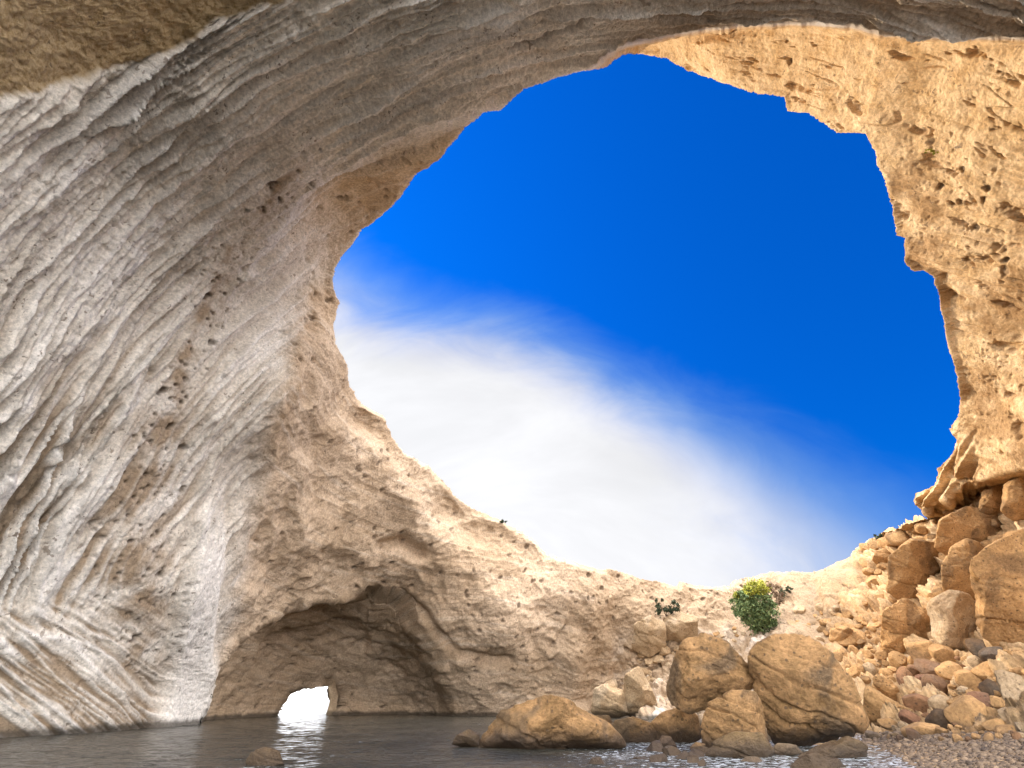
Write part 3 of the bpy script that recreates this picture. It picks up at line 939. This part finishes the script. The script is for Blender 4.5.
BIG = [
    # name, outline, depth t (or None = on the slope), material, label, seed, thickness
    ("boulder", [(475, 747), (488, 729), (501, 711), (525, 704), (536, 698), (548, 696), (566, 700), (586, 712), (604, 722), (616, 734), (627, 744), (617, 750), (566, 753), (528, 753), (487, 749)],
     14.9, M_FORE, "long low golden boulder lying in the sea, widest rock in the water", 3, 0.75),
    ("small_boulder", [(452, 744), (457, 735), (469, 729.5), (479, 734), (480, 746), (463, 747)], 15.4, M_WET, "small wet brown rock at the left tip of the long sea boulder", 5, 0.9),
    ("boulder", [(611, 732), (616, 721), (633, 717), (651, 723), (659, 734), (658, 747), (630, 748), (614, 742)], 17.2, M_FORE, "low golden-brown rock in the water behind the right end of the long sea boulder", 9, 0.8),
    ("small_boulder", [(590, 724), (596, 716), (608, 716), (617, 727), (613, 735), (598, 735)], 17.6, M_FORE, "small rock peeping over the back of the long sea boulder", 12, 0.8),
    ("boulder", [(650, 724), (664, 713), (683, 706), (696, 716), (703, 736), (690, 744), (657, 743)], 17.0, M_FORE, "leaning grey-tan slab under the left side of the perched boulder", 14, 0.7),
    ("boulder", [(664, 689), (669, 669), (684, 641), (702, 634), (727, 643), (747, 668), (756, 685), (742, 692), (717, 705), (692, 711), (672, 702)],
     15.8, M_FORE, "rounded golden boulder perched on top of two other rocks", 22, 0.9),
    ("boulder", [(702, 728), (711, 705), (731, 692), (755, 693), (767, 718), (772, 744), (762, 760), (712, 762), (703, 746)], 14.3, M_FORE, "squat tan boulder carrying the perched boulder, left of the great slab", 27, 0.8),
    ("boulder", [(750, 657), (755, 648), (768, 642), (788, 638), (806, 636), (819, 647), (838, 667), (847, 679), (856, 700), (864, 717), (863, 729), (841, 738), (806, 748), (777, 746), (768, 731), (759, 699), (753, 673)],
     15.3, M_FORE, "great upright slab-like boulder, the largest beside the beach", 31, 0.62),
    ("wet_boulder", [(707, 755), (716, 742), (735, 733), (760, 734), (773, 752), (765, 763), (722, 765)], 12.7, M_WET, "wet dark brown rock at the foot of the squat tan boulder", 33, 0.8),
    ("wet_boulder", [(792, 770), (800, 755), (830, 740), (848, 735), (868, 746), (866, 760), (847, 768), (820, 776)], 12.6, M_WET, "wet brown rock sloping into the surf in front of the great slab", 36, 0.8),
    ("wet_boulder", [(792, 768), (808, 754), (835, 757), (850, 772), (840, 788), (800, 788)], 10.6, M_WET, "dark wet rock cut by the bottom edge of the photo, right of centre", 38, 0.9),
    ("small_boulder", [(247, 762), (252, 752), (265, 748), (278, 752), (284, 764), (280, 776), (252, 776)], 11.2, M_WET, "small round weedy rock alone in the dark water at lower left", 41, 0.9),
    ("small_boulder", [(586, 768), (592, 758), (600, 757), (606, 766), (604, 776), (590, 776)], 11.3, M_DARK, "small dark stone in the surf in front of the long sea boulder", 43, 0.9),
    ("small_boulder", [(629, 762), (634, 757), (645, 757), (651, 762), (644, 766), (634, 766)], 12.2, M_DARK, "flat dark stone barely above the surf between the long sea boulder and the squat boulder", 45, 0.9),
    ("small_boulder", [(690, 748), (696, 742), (705, 744), (706, 753), (695, 754)], 14.0, M_FORE, "small tan stone at the waterline left of the squat tan boulder", 47, 0.9),
    ("small_boulder", [(657, 746), (662, 736), (670, 737), (677, 747), (668, 752)], 14.8, M_BROWN, "small brown stone at the foot of the leaning grey-tan slab", 48, 0.9),
    ("small_boulder", [(738, 764), (746, 757), (758, 757), (766, 764), (760, 771), (744, 771)], 11.7, M_PALE, "grey-pink stone in the surf before the wet dark brown rock", 49, 0.9),
    ("small_boulder", [(771, 752), (778, 744), (796, 745), (804, 753), (795, 762), (778, 761)], 13.2, M_PALE, "smooth pale stone in the wash at the base of the great slab", 50, 0.9),
    ("boulder", [(866, 685), (877, 691), (900, 705), (914, 711), (906, 725), (898, 734), (872, 737), (864, 717)], None, M_GOLD, "wedge-shaped tan boulder just right of the great slab", 52, 0.8),
    ("boulder", [(875, 676), (888, 678), (900, 690), (909, 704), (896, 704), (880, 693), (873, 684)], None, M_GOLD, "oblique tan block lying on the wedge-shaped boulder", 54, 0.8),
    ("boulder", [(927, 606), (936, 597), (950, 592), (967, 596), (977, 608), (978, 625), (974, 640), (961, 649), (947, 648), (933, 636)], None, M_PALE, "rounded pale-grey boulder wedged under the tall block on the right slope", 56, 0.9),
    ("boulder", [(943, 566), (951, 548), (966, 540), (981, 545), (992, 556), (988, 580), (975, 598), (962, 597), (945, 592)], None, M_GOLD, "tall orange block above the rounded pale-grey boulder", 58, 0.8),
    ("boulder", [(976, 600), (974, 562), (992, 548), (1024, 532), (1072, 545), (1078, 640), (1030, 656), (1012, 659), (995, 646), (978, 622)], None, M_GOLD, "huge pitted boulder cut by the right edge of the photo", 60, 0.8),
    ("boulder", [(978, 512), (982, 492), (996, 484), (1008, 492), (1006, 515), (990, 520)], None, M_GOLD, "squarish sunlit block under the right cliff, left one of the pair", 62, 0.8),
    ("boulder", [(1002, 510), (1004, 486), (1020, 478), (1046, 486), (1046, 518), (1012, 520)], None, M_GOLD, "squarish sunlit block under the right cliff at the photo's edge", 64, 0.8),
    ("boulder", [(873, 560), (876, 552), (885, 549), (894, 556), (893, 566), (883, 569)], None, M_GOLD, "rounded knob of rock on the upper left skyline of the boulder slope", 66, 0.8),
    ("boulder", [(936, 548), (942, 520), (965, 508), (990, 512), (1010, 530), (1000, 546), (970, 546), (950, 556)], None, M_GOLD, "broad orange block below the pair of sunlit blocks", 68, 0.7),
    ("boulder", [(888, 590), (890, 558), (912, 540), (938, 546), (948, 570), (940, 598), (912, 606)], None, M_GOLD, "bulky ledged orange outcrop block left of the tall orange block", 70, 0.7),
    ("boulder", [(880, 650), (884, 612), (905, 600), (928, 610), (932, 640), (918, 660), (896, 664)], None, M_GOLD, "lumpy orange block left of the rounded pale-grey boulder", 72, 0.7),
    ("boulder", [(829, 640), (832, 629), (846, 627), (857, 634), (856, 645), (842, 649)], None, M_GOLD, "orange stone just above the top right corner of the great slab", 74, 0.8),
    ("boulder", [(662, 640), (664, 618), (680, 610), (697, 618), (697, 634), (686, 648)], None, M_PALE, "pale tan block on the far slope below the dark shrub", 76, 0.8),
    ("boulder", [(633, 648), (634, 624), (650, 616), (664, 622), (666, 646), (650, 656)], None, M_PALE, "greyish block at the foot of the far wall, left of the pale tan block", 78, 0.5),
    ("boulder", [(593, 712), (594, 690), (606, 684), (622, 692), (628, 714), (610, 720)], 40.0, M_PALE, "whitish fallen block at the far waterline behind the long sea boulder", 80, 0.7),
    ("boulder", [(622, 712), (626, 676), (640, 668), (652, 690), (660, 714), (640, 719)], 40.0, M_PALE, "pale jagged block at the far waterline left of the perched boulder", 82, 0.7),
]
for (nm, pts, t, mt, lab, sd, th) in BIG:
    P = np.array(pts, float); c = (P.min(0) + P.max(0)) / 2
    if t is None:
        size = (P.max(0) - P.min(0)).mean()
        t0 = float(cave_depth(np.array([c[0]]), np.array([c[1]]))[0])
        t = t0 * (1 - 0.30 * size / F) - 0.5
    outline_boulder(nm, pts, t, mt, lab, sd, th, sub=5 if (P.max(0) - P.min(0)).max() < 60 else 6)

# --- medium and small rocks: a few chipped shapes, copied
PROTO = []
for k in range(9):
    v, f = ico(4)
    q = unit_rock(v, 200 + k, 13, 0.85, 0.05, 0.48)
    me = bpy.data.meshes.new("rock_shape")
    me.from_pydata(q.tolist(), [], f.tolist())
    me.polygons.foreach_set("use_smooth", np.ones(len(f), bool))
    PROTO.append(me)
_shape = {}


def place_rock(cx, cy, wpx, hpx, mat, label, name='rock', group=None, tilt=None, t=None, push=0.30, cat='rock'):
    if t is None:
        t = float(cave_depth(np.array([float(cx)]), np.array([float(cy)]))[0]) * (1 - push * wpx / F) - 0.35
    key = (random.randrange(9), mat.name)
    if key not in _shape:
        me = PROTO[key[0]].copy(); me.materials.append(mat); _shape[key] = me
    o = bpy.data.objects.new(name, _shape[key]); COL.objects.link(o)
    sc = t / F / 2
    o.scale = (wpx * sc, (wpx + hpx) * 0.5 * sc, hpx * sc)
    o.location = CAMP + raydir(cx, cy) * t
    a = random.uniform(-0.35, 0.35) if tilt is None else tilt
    o.rotation_euler = (random.uniform(-0.3, 0.3), a, random.uniform(-0.5, 0.5))
    tag(o, label, cat, group)
    return o


def c6(x, y, w, h):
    return (724 + x / 3.413, 600 + y / 3.413, w / 3.3, h / 3.2)


MED = [
    (c6(700, 235, 95, 55), M_BROWN, "dark purplish-brown rock above the cluster of dark rocks on the beach slope"),
    (c6(620, 275, 75, 80), M_BROWN, "upright dark brown rock at the left end of the dark cluster"),
    (c6(680, 278, 72, 65), M_RED, "reddish-brown angular rock in the middle of the dark cluster"),
    (c6(728, 297, 78, 80), M_BROWN, "chocolate-brown faceted rock at the right of the dark cluster"),
    (c6(672, 350, 98, 72), M_BROWN, "smooth grey-brown rock below the dark cluster"),
    (c6(733, 357, 78, 48), M_PALE, "small pale cobble between the smooth grey-brown rock and the leaning tan rock"),
    (c6(740, 400, 118, 66), M_DARK, "almost black wet-looking rock left of the leaning tan rock"),
    (c6(835, 385, 130, 112), M_GOLD, "large leaning tan rock near the pebble beach"),
    (c6(690, 448, 140, 72), M_GOLD, "tan rock with a dark base lowest before the pebble beach"),
    (c6(650, 468, 62, 50), M_BROWN, "rough little brown rock at the beach edge beside the great slab's foot"),
    (c6(875, 348, 92, 55), M_RED, "tilted red-brown flat rock above the leaning tan rock"),
    (c6(842, 273, 82, 84), M_GOLD, "rounded tan rock under the rounded pale-grey boulder"),
    (c6(775, 240, 95, 60), M_GOLD, "orange-tan rock just right of the purplish rock"),
    (c6(905, 240, 104, 66), M_GOLD, "flat-topped tan rock below the huge pitted boulder"),
    (c6(910, 297, 66, 68), M_DARK, "dark rock tucked beneath the flat-topped tan rock"),
    (c6(990, 312, 120, 118), M_PALE, "big round pale rock at the right edge above the beach"),
    (c6(985, 402, 92, 58), M_PALE, "pale cobble resting right below the big round pale rock"),
    (c6(915, 428, 74, 40), M_GOLD, "flattish tan cobble on the upper rim of the pebble beach"),
    (c6(965, 446, 74, 36), M_GOLD, "small tan cobble on the pebble beach rim near the photo's right edge"),
    (c6(1015, 437, 45, 44), M_PALE, "pale stone at the very right edge on the beach rim"),
    (c6(920, 392, 55, 42), M_GOLD, "small tan stone between the leaning tan rock and the pale cobble"),
    (c6(676, 185, 96, 98), M_GOLD, "blocky tan rock left of centre on the slope, above the upright dark rock"),
    (c6(750, 178, 82, 62), M_GOLD, "rounded tan rock right beside the blocky tan rock"),
    (c6(862, 210, 58, 50), M_PALE, "small pale rock in the shadow under the rounded pale-grey boulder"),
    (c6(1004, 200, 48, 50), M_GOLD, "tan stone under the huge pitted boulder at the photo's edge"),
    (c6(865, 165, 70, 60), M_DARK, "dark stone in the gap under the huge pitted boulder"),
    (c6(925, 185, 90, 50), M_DARK, "long dark stone wedged below the huge pitted boulder"),
    (c6(400, 130, 88, 72), M_GOLD, "orange block on the slope up and right of the great slab"),
    (c6(448, 118, 56, 55), M_GOLD, "smaller orange block touching the right side of the orange block"),
    (c6(405, 185, 60, 52), M_GOLD, "brownish stone directly below the orange block"),
    (c6(440, 180, 40, 50), M_GOLD, "narrow tan stone between two stones below the orange block"),
    (c6(450, 243, 60, 46), M_GOLD, "oval tan stone beside the right shoulder of the great slab"),
    (c6(497, 238, 40, 40), M_PALE, "small pale oval stone right of the oval tan stone"),
    (c6(495, 212, 44, 30), M_GOLD, "small flat tan stone above the pale oval stone"),
    (c6(480, 400, 40, 60), M_BROWN, "brown stone squeezed between the great slab and the wedge-shaped boulder"),
    (c6(600, 210, 60, 60), M_GOLD, "weathered tan stone left of the blocky tan rock"),
    (c6(560, 420, 60, 40), M_GOLD, "little tan stone at the toe of the wedge-shaped boulder"),
    (c6(640, 405, 70, 44), M_RED, "pinkish-brown stone at the toe between the wedge boulder and the black rock"),
]
for (b, mt, lab) in MED:
    place_rock(*b, mt, lab)

# --- rubble: many like stones, told apart only by the patch they lie in
used = [(c6_[0], c6_[1], max(c6_[2], c6_[3]) / 2) for (c6_, _, _) in MED]
for (nm, pts, *_r) in BIG:
    P = np.array(pts, float); c = (P.min(0) + P.max(0)) / 2
    used.append((c[0], c[1], (P.max(0) - P.min(0)).min() / 2.1))


def scatter(n, poly, smin, smax, mats, phrase, group, seed, over=0.62, push=0.3):
    rs = np.random.RandomState(seed)
    P = np.array(poly, float); lo, hi = P.min(0), P.max(0)
    made = 0
    for _ in range(n * 40):
        if made >= n:
            break
        x, y = rs.uniform(lo, hi)
        if poly_sd(np.array([x]), np.array([y]), poly)[0] > 0:
            continue
        s = smin + (smax - smin) * rs.rand() ** 1.7
        if any(math.hypot(x - a, y - b) < (s / 2 + r) * over for a, b, r in used):
            continue
        used.append((x, y, s / 2))
        mt, word = mats[rs.randint(len(mats))]
        big_ = 'larger' if s > (smin + smax) * 0.5 else 'small'
        place_rock(x, y, s * 1.15, s * rs.uniform(0.7, 1.0), mt, "%s %s rubble stone %s" % (big_, word, phrase), 'rubble_stone', group, push=push, cat='stone')
        made += 1


TANS = [(M_GOLD, 'orange-tan'), (M_GOLD, 'orange-tan'), (M_GOLD, 'orange-tan'), (M_PALE, 'pale'), (M_GOLD, 'orange-tan'), (M_BROWN, 'dark brown')]
scatter(75, [(872, 740), (905, 700), (905, 655), (1030, 650), (1030, 736), (940, 742)], 6, 20, TANS, "filling the gaps around the dark rock cluster", "rubble around the dark cluster", 1)
scatter(48, [(815, 625), (850, 600), (895, 610), (915, 690), (870, 690), (835, 655)], 5, 17, TANS[:3], "on the slope right of the great slab", "rubble right of the great slab", 2)
scatter(45, [(860, 545), (925, 520), (990, 520), (1030, 540), (975, 560), (940, 600), (880, 606)], 7, 22, TANS[:2], "high on the orange slope below the skyline", "rubble high on the orange slope", 3)
scatter(40, [(700, 640), (742, 620), (845, 600), (835, 625), (820, 650), (800, 636), (760, 640), (730, 650)], 4, 13, [(M_PALE, 'whitish'), (M_GOLD, 'tan')], "on the far slope behind the great slab", "rubble on the far slope", 4)
scatter(34, [(596, 712), (612, 680), (660, 640), (690, 640), (672, 690), (664, 712)], 5, 14, [(M_PALE, 'whitish')], "heaped at the far waterline left of the perched boulder", "rubble at the far waterline", 5)
scatter(9, [(640, 745), (710, 748), (708, 768), (640, 768)], 4, 10, [(M_DARK, 'dark'), (M_WET, 'wet brown')], "awash in the surf left of the squat tan boulder", "stones awash in the surf", 6, push=0)


def short(lab):
    import re as _re
    return _re.split(r" (?:just|lying|left|right|above|below|under|beside|at|in|wedged|resting|of|between|before|cut|alone|tucked|lowest|near|with|peeping|behind|sloping|barely|carrying|perched|touching|directly|squeezed|on|up|over),? ?", lab.split(',')[0])[0]


def label_rubble():
    marks = []
    from bpy_extras.object_utils import world_to_camera_view as wcv
    bpy.context.view_layer.update()

    def px(o):
        c = wcv(scene, cam, o.location)
        return c.x * 1024, 768 - c.y * 768
    count = {}
    for (nm, pts, t, mt, lab, sd, th) in BIG:
        P = np.array(pts, float); c = (P.min(0) + P.max(0)) / 2
        marks.append((c[0], c[1], short(lab)))
    for (b, mt, lab) in MED:
        marks.append((b[0], b[1], short(lab)))
    for m in marks:
        count[m[2]] = count.get(m[2], 0) + 1
    marks = [m for m in marks if count[m[2]] == 1 and 2 <= len(m[2].split()) <= 6]
    # a few landmarks whose short name is not unique get a full one
    marks += [(806, 690, 'great upright slab-like boulder'), (952, 620, 'rounded pale-grey boulder'), (1005, 600, 'huge pitted boulder'), (967, 570, 'tall orange block'), (708, 672, 'perched golden boulder'), (736, 725, 'squat tan boulder')]
    buckets = {}
    for o in bpy.data.objects:
        if o.name.startswith('rubble_stone'):
            x, y = px(o)
            d, mx, my, ml = min((math.hypot(x - a, y - b), a, b, l) for a, b, l in marks)
            dx, dy = x - mx, y - my
            side = ('right of' if dx > 0 else 'left of') if abs(dx) > abs(dy) else ('below' if dy > 0 else 'above')
            head = ' '.join(o['label'].split(' rubble stone')[0].split())
            buckets.setdefault((head, side, ml), []).append((d, o))
    words = ['nearest', 'second nearest', 'third nearest', 'fourth nearest', 'fifth nearest', 'sixth nearest', 'seventh nearest', 'eighth nearest', 'ninth nearest'] + [str(k) + 'th nearest' for k in range(10, 40)]
    for (head, side, ml), L in buckets.items():
        L.sort(key=lambda q: q[0])
        for i, (d, o) in enumerate(L):
            o['label'] = ("%s stone %s the %s" % (head, side, ml)) if len(L) == 1 else ("%s %s stone %s the %s" % (words[i], head, side, ml))


label_rubble()


def drop_to_water():
    for o in bpy.data.objects:
        if o.get('group') == "stones awash in the surf":
            d = np.array(o.location) - CAMP
            o.location = CAMP + d * (CAM_H / max(-d[2], 0.05)) * 0.98


drop_to_water()


def build_gravel():
    rs = np.random.RandomState(5)
    v, f = ico(2)
    VV, FF, k = [], [], 0
    n = 9500
    x = rs.uniform(862, 1090, n); y = rs.uniform(733, 772, n)
    P = world_pos(x, y)
    ok = (P[:, 2] > -0.1)
    for p in P[ok]:
        s = rs.uniform(0.010, 0.032) * (1 + 0.9 * (rs.rand() > 0.93)) * np.linalg.norm(p - CAMP) / 12
        sc = s * rs.uniform(0.6, 1.3, 3) * (1, 1, 0.6)
        a = rs.uniform(0, 6.28)
        q = v * sc
        q = np.stack([q[:, 0] * math.cos(a) - q[:, 1] * math.sin(a), q[:, 0] * math.sin(a) + q[:, 1] * math.cos(a), q[:, 2]], -1)
        q *= (1 + rs.uniform(-0.15, 0.15, (len(q), 1)))
        VV.append(q + p + (0, 0, s * 0.2)); FF.append(f + k); k += len(v)
    m = bpy.data.materials.new("gravel"); m.use_nodes = True
    n_ = NT(m.node_tree); out = n_.n('ShaderNodeOutputMaterial'); b = n_.n('ShaderNodeBsdfPrincipled'); n_.l(b.outputs[0], out.inputs[0])
    g = n_.n('ShaderNodeNewGeometry')
    c = n_.mix(g.outputs['Random Per Island'], (0.060, 0.040, 0.027), (0.20, 0.135, 0.082))
    n_.l(c, b.inputs['Base Color']); b.inputs['Roughness'].default_value = 0.8
    o = mesh_from_arrays("gravel", np.concatenate(VV), np.concatenate(FF), m)
    tag(o, 'brown pebbles covering the small beach at lower right', 'pebbles', kind='stuff')


build_gravel()

# ------------------------------------------------------------------ plants
def leaf_material(name, a, b, rough=0.6):
    m = bpy.data.materials.new(name); m.use_nodes = True
    n = NT(m.node_tree); out = n.n('ShaderNodeOutputMaterial'); p = n.n('ShaderNodeBsdfPrincipled'); n.l(p.outputs[0], out.inputs[0])
    g = n.n('ShaderNodeNewGeometry')
    n.l(n.mix(g.outputs['Random Per Island'], a, b), p.inputs['Base Color'])
    p.inputs['Roughness'].default_value = rough
    p.inputs['Specular IOR Level'].default_value = 0.25
    return m


L_GREEN = leaf_material("green_leaves", (0.05, 0.085, 0.03), (0.20, 0.26, 0.10))
L_DARK = leaf_material("dark_leaves", (0.03, 0.04, 0.02), (0.07, 0.085, 0.045))
L_YEL = leaf_material("yellow_sunlit_leaves", (0.18, 0.22, 0.03), (0.46, 0.42, 0.06))  # yellowish leaves, with sunlight on the bush top put into their colour
L_DRY = leaf_material("dry_twigs", (0.16, 0.11, 0.07), (0.28, 0.19, 0.12))
M_STEM = leaf_material("stem_bark", (0.10, 0.07, 0.05), (0.12, 0.085, 0.06), 0.9)


def leaves_mesh(name, blobs, count, size, mat, parent, seed, origin):
    """leaf-sized quads spread through lumpy clumps; blobs = (centre, radii, share)"""
    rs = np.random.RandomState(seed)
    V = []
    tot = sum(b[2] for b in blobs)
    for (c, r, sh) in blobs:
        n = int(count * sh / tot)
        nc = max(6, n // 60)
        d = rs.normal(size=(nc, 3)); d /= np.linalg.norm(d, axis=1)[:, None]
        cc = np.array(c) + d * np.array(r) * rs.uniform(0.55, 1.0, (nc, 1))
        k = rs.randint(nc, size=n)
        p = cc[k] + rs.normal(size=(n, 3)) * np.mean(r) * rs.choice([0.09, 0.16, 0.26], size=(n, 1), p=[0.5, 0.38, 0.12])
        u = rs.normal(size=(n, 3)); u /= np.linalg.norm(u, axis=1)[:, None]
        w_ = np.cross(u, rs.normal(size=(n, 3))); w_ /= np.linalg.norm(w_, axis=1)[:, None]
        s = size * rs.uniform(0.6, 1.3, (n, 1))
        V.append(np.stack([p - u * s, p - w_ * s * 0.45, p + u * s, p + w_ * s * 0.45], 1))
    V = np.concatenate(V).reshape(-1, 3) - origin
    return mesh_from_arrays(name, V, np.arange(len(V)).reshape(-1, 4), mat, parent, smooth=False)


def stems_mesh(name, base, tips, r0, mat, parent, origin):
    V, Fq = [], []
    for tip in tips:
        b = np.array(base, float); e = np.array(tip, float)
        mid = (b + e) / 2 + np.random.RandomState(int(abs(e.sum()) * 100) % 9999).normal(size=3) * 0.12 * np.linalg.norm(e - b)
        pts = [(1 - q) ** 2 * b + 2 * q * (1 - q) * mid + q * q * e for q in np.linspace(0, 1, 7)]
        k0 = sum(len(x) for x in V)
        ring = []
        for i, p in enumerate(pts):
            rr = r0 * (1 - 0.85 * i / 6)
            ring.append(np.stack([p + rr * np.array([math.cos(a), math.sin(a), 0]) for a in np.linspace(0, 2 * math.pi, 6, endpoint=False)]))
        V.append(np.concatenate(ring)); Fq.append(grid_quads(7, 6, wrap=True) + k0)
    return mesh_from_arrays(name, np.concatenate(V) - origin, np.concatenate(Fq), mat, parent)


def plant(name, label, cat, base_px, blobs_px, t, leaf_sets, r0, seed):
    """blobs_px: list of (x, y, rx, ry); leaf_sets: (part, blob indices, count, size, material)"""
    sc = t / F
    base = CAMP + raydir(*base_px) * (t + 0.6)
    root = bpy.data.objects.new(name, None); COL.objects.link(root); root.location = base
    root.empty_display_size = 0.2
    tag(root, label, cat)
    B = [(CAMP + raydir(x, y) * (t - 0.2), (rx * sc, (rx + ry) / 2 * sc, ry * sc), rx * ry) for (x, y, rx, ry) in blobs_px]
    for i, (part, idx, cnt, size, mat) in enumerate(leaf_sets):
        leaves_mesh(part, [B[j] for j in idx], cnt, size, mat, root, seed + i, base)
    tips = [b[0] + np.array([0, 0, b[1][2] * 0.4]) for b in B]
    stems_mesh('stem', base, tips, r0, M_STEM, root, base)
    return root


def D_at(x, y):
    return float(cave_depth(np.array([float(x)]), np.array([float(y)]))[0])


tb = D_at(755, 618) - 3.2
plant('leafy_bush', 'large green bush with a sun-tinted yellow top on the far slope above the great slab', 'bush', (762, 640),
      [(743, 606, 12, 12), (752, 615, 14, 15), (764, 626, 11, 14), (757, 600, 14, 10), (743, 596, 10, 6), (757, 588, 13, 7), (768, 612, 8, 14), (748, 591, 8, 5)], tb,
      [('foliage', (0, 1, 2, 3, 6, 4), 12500, 0.12, L_GREEN), ('sunlit_foliage', (4, 5, 7), 3600, 0.10, L_YEL)], 0.10, 3)
plant('dry_bush', 'leafless brownish bush right behind the yellow-topped green bush', 'bush', (775, 606), [(771, 591, 9, 8), (777, 598, 8, 6)], tb + 1.2,
      [('foliage', (0, 1), 1500, 0.10, L_DRY)], 0.06, 21)
plant('low_shrub', 'small dark green shrub on the far slope just right of the yellow-topped bush', 'shrub', (786, 602), [(783, 593, 5, 5), (789, 590, 4, 3)], D_at(786, 595) - 1.2,
      [('foliage', (0, 1), 700, 0.11, L_DARK)], 0.04, 31)
plant('dark_shrub', 'dark sparse shrub on the pale wall left of the yellow-topped bush', 'shrub', (667, 618), [(660, 603, 5, 5), (662, 611, 6, 5), (673, 606, 6, 5), (668, 610, 5, 5)], D_at(666, 608) - 2.0,
      [('foliage', (0, 1, 2, 3), 1300, 0.12, L_DARK)], 0.05, 41)
plant('rim_tuft', 'tiny dark tuft growing on the descending rim of the left wall', 'tuft', (503, 524), [(503, 521.5, 3, 1.6)], D_at(503, 526) - 0.3,
      [('foliage', (0,), 300, 0.10, L_DARK)], 0.03, 51)
plant('cliff_tuft', 'tiny yellow tuft clinging to the sunlit cliff at upper right', 'tuft', (932, 154), [(929, 151, 4, 1.6), (935, 152, 4, 1.5)], D_at(931, 152) - 0.5,
      [('foliage', (0, 1), 260, 0.05, L_YEL)], 0.015, 61)
plant('skyline_tuft', 'small brown-green tuft on the skyline at the top left of the boulder slope', 'tuft', (880, 541), [(877, 537, 6, 2.5), (888, 533, 5, 2.5)], D_at(880, 542) - 0.4,
      [('foliage', (0, 1), 500, 0.11, L_DARK)], 0.03, 71)
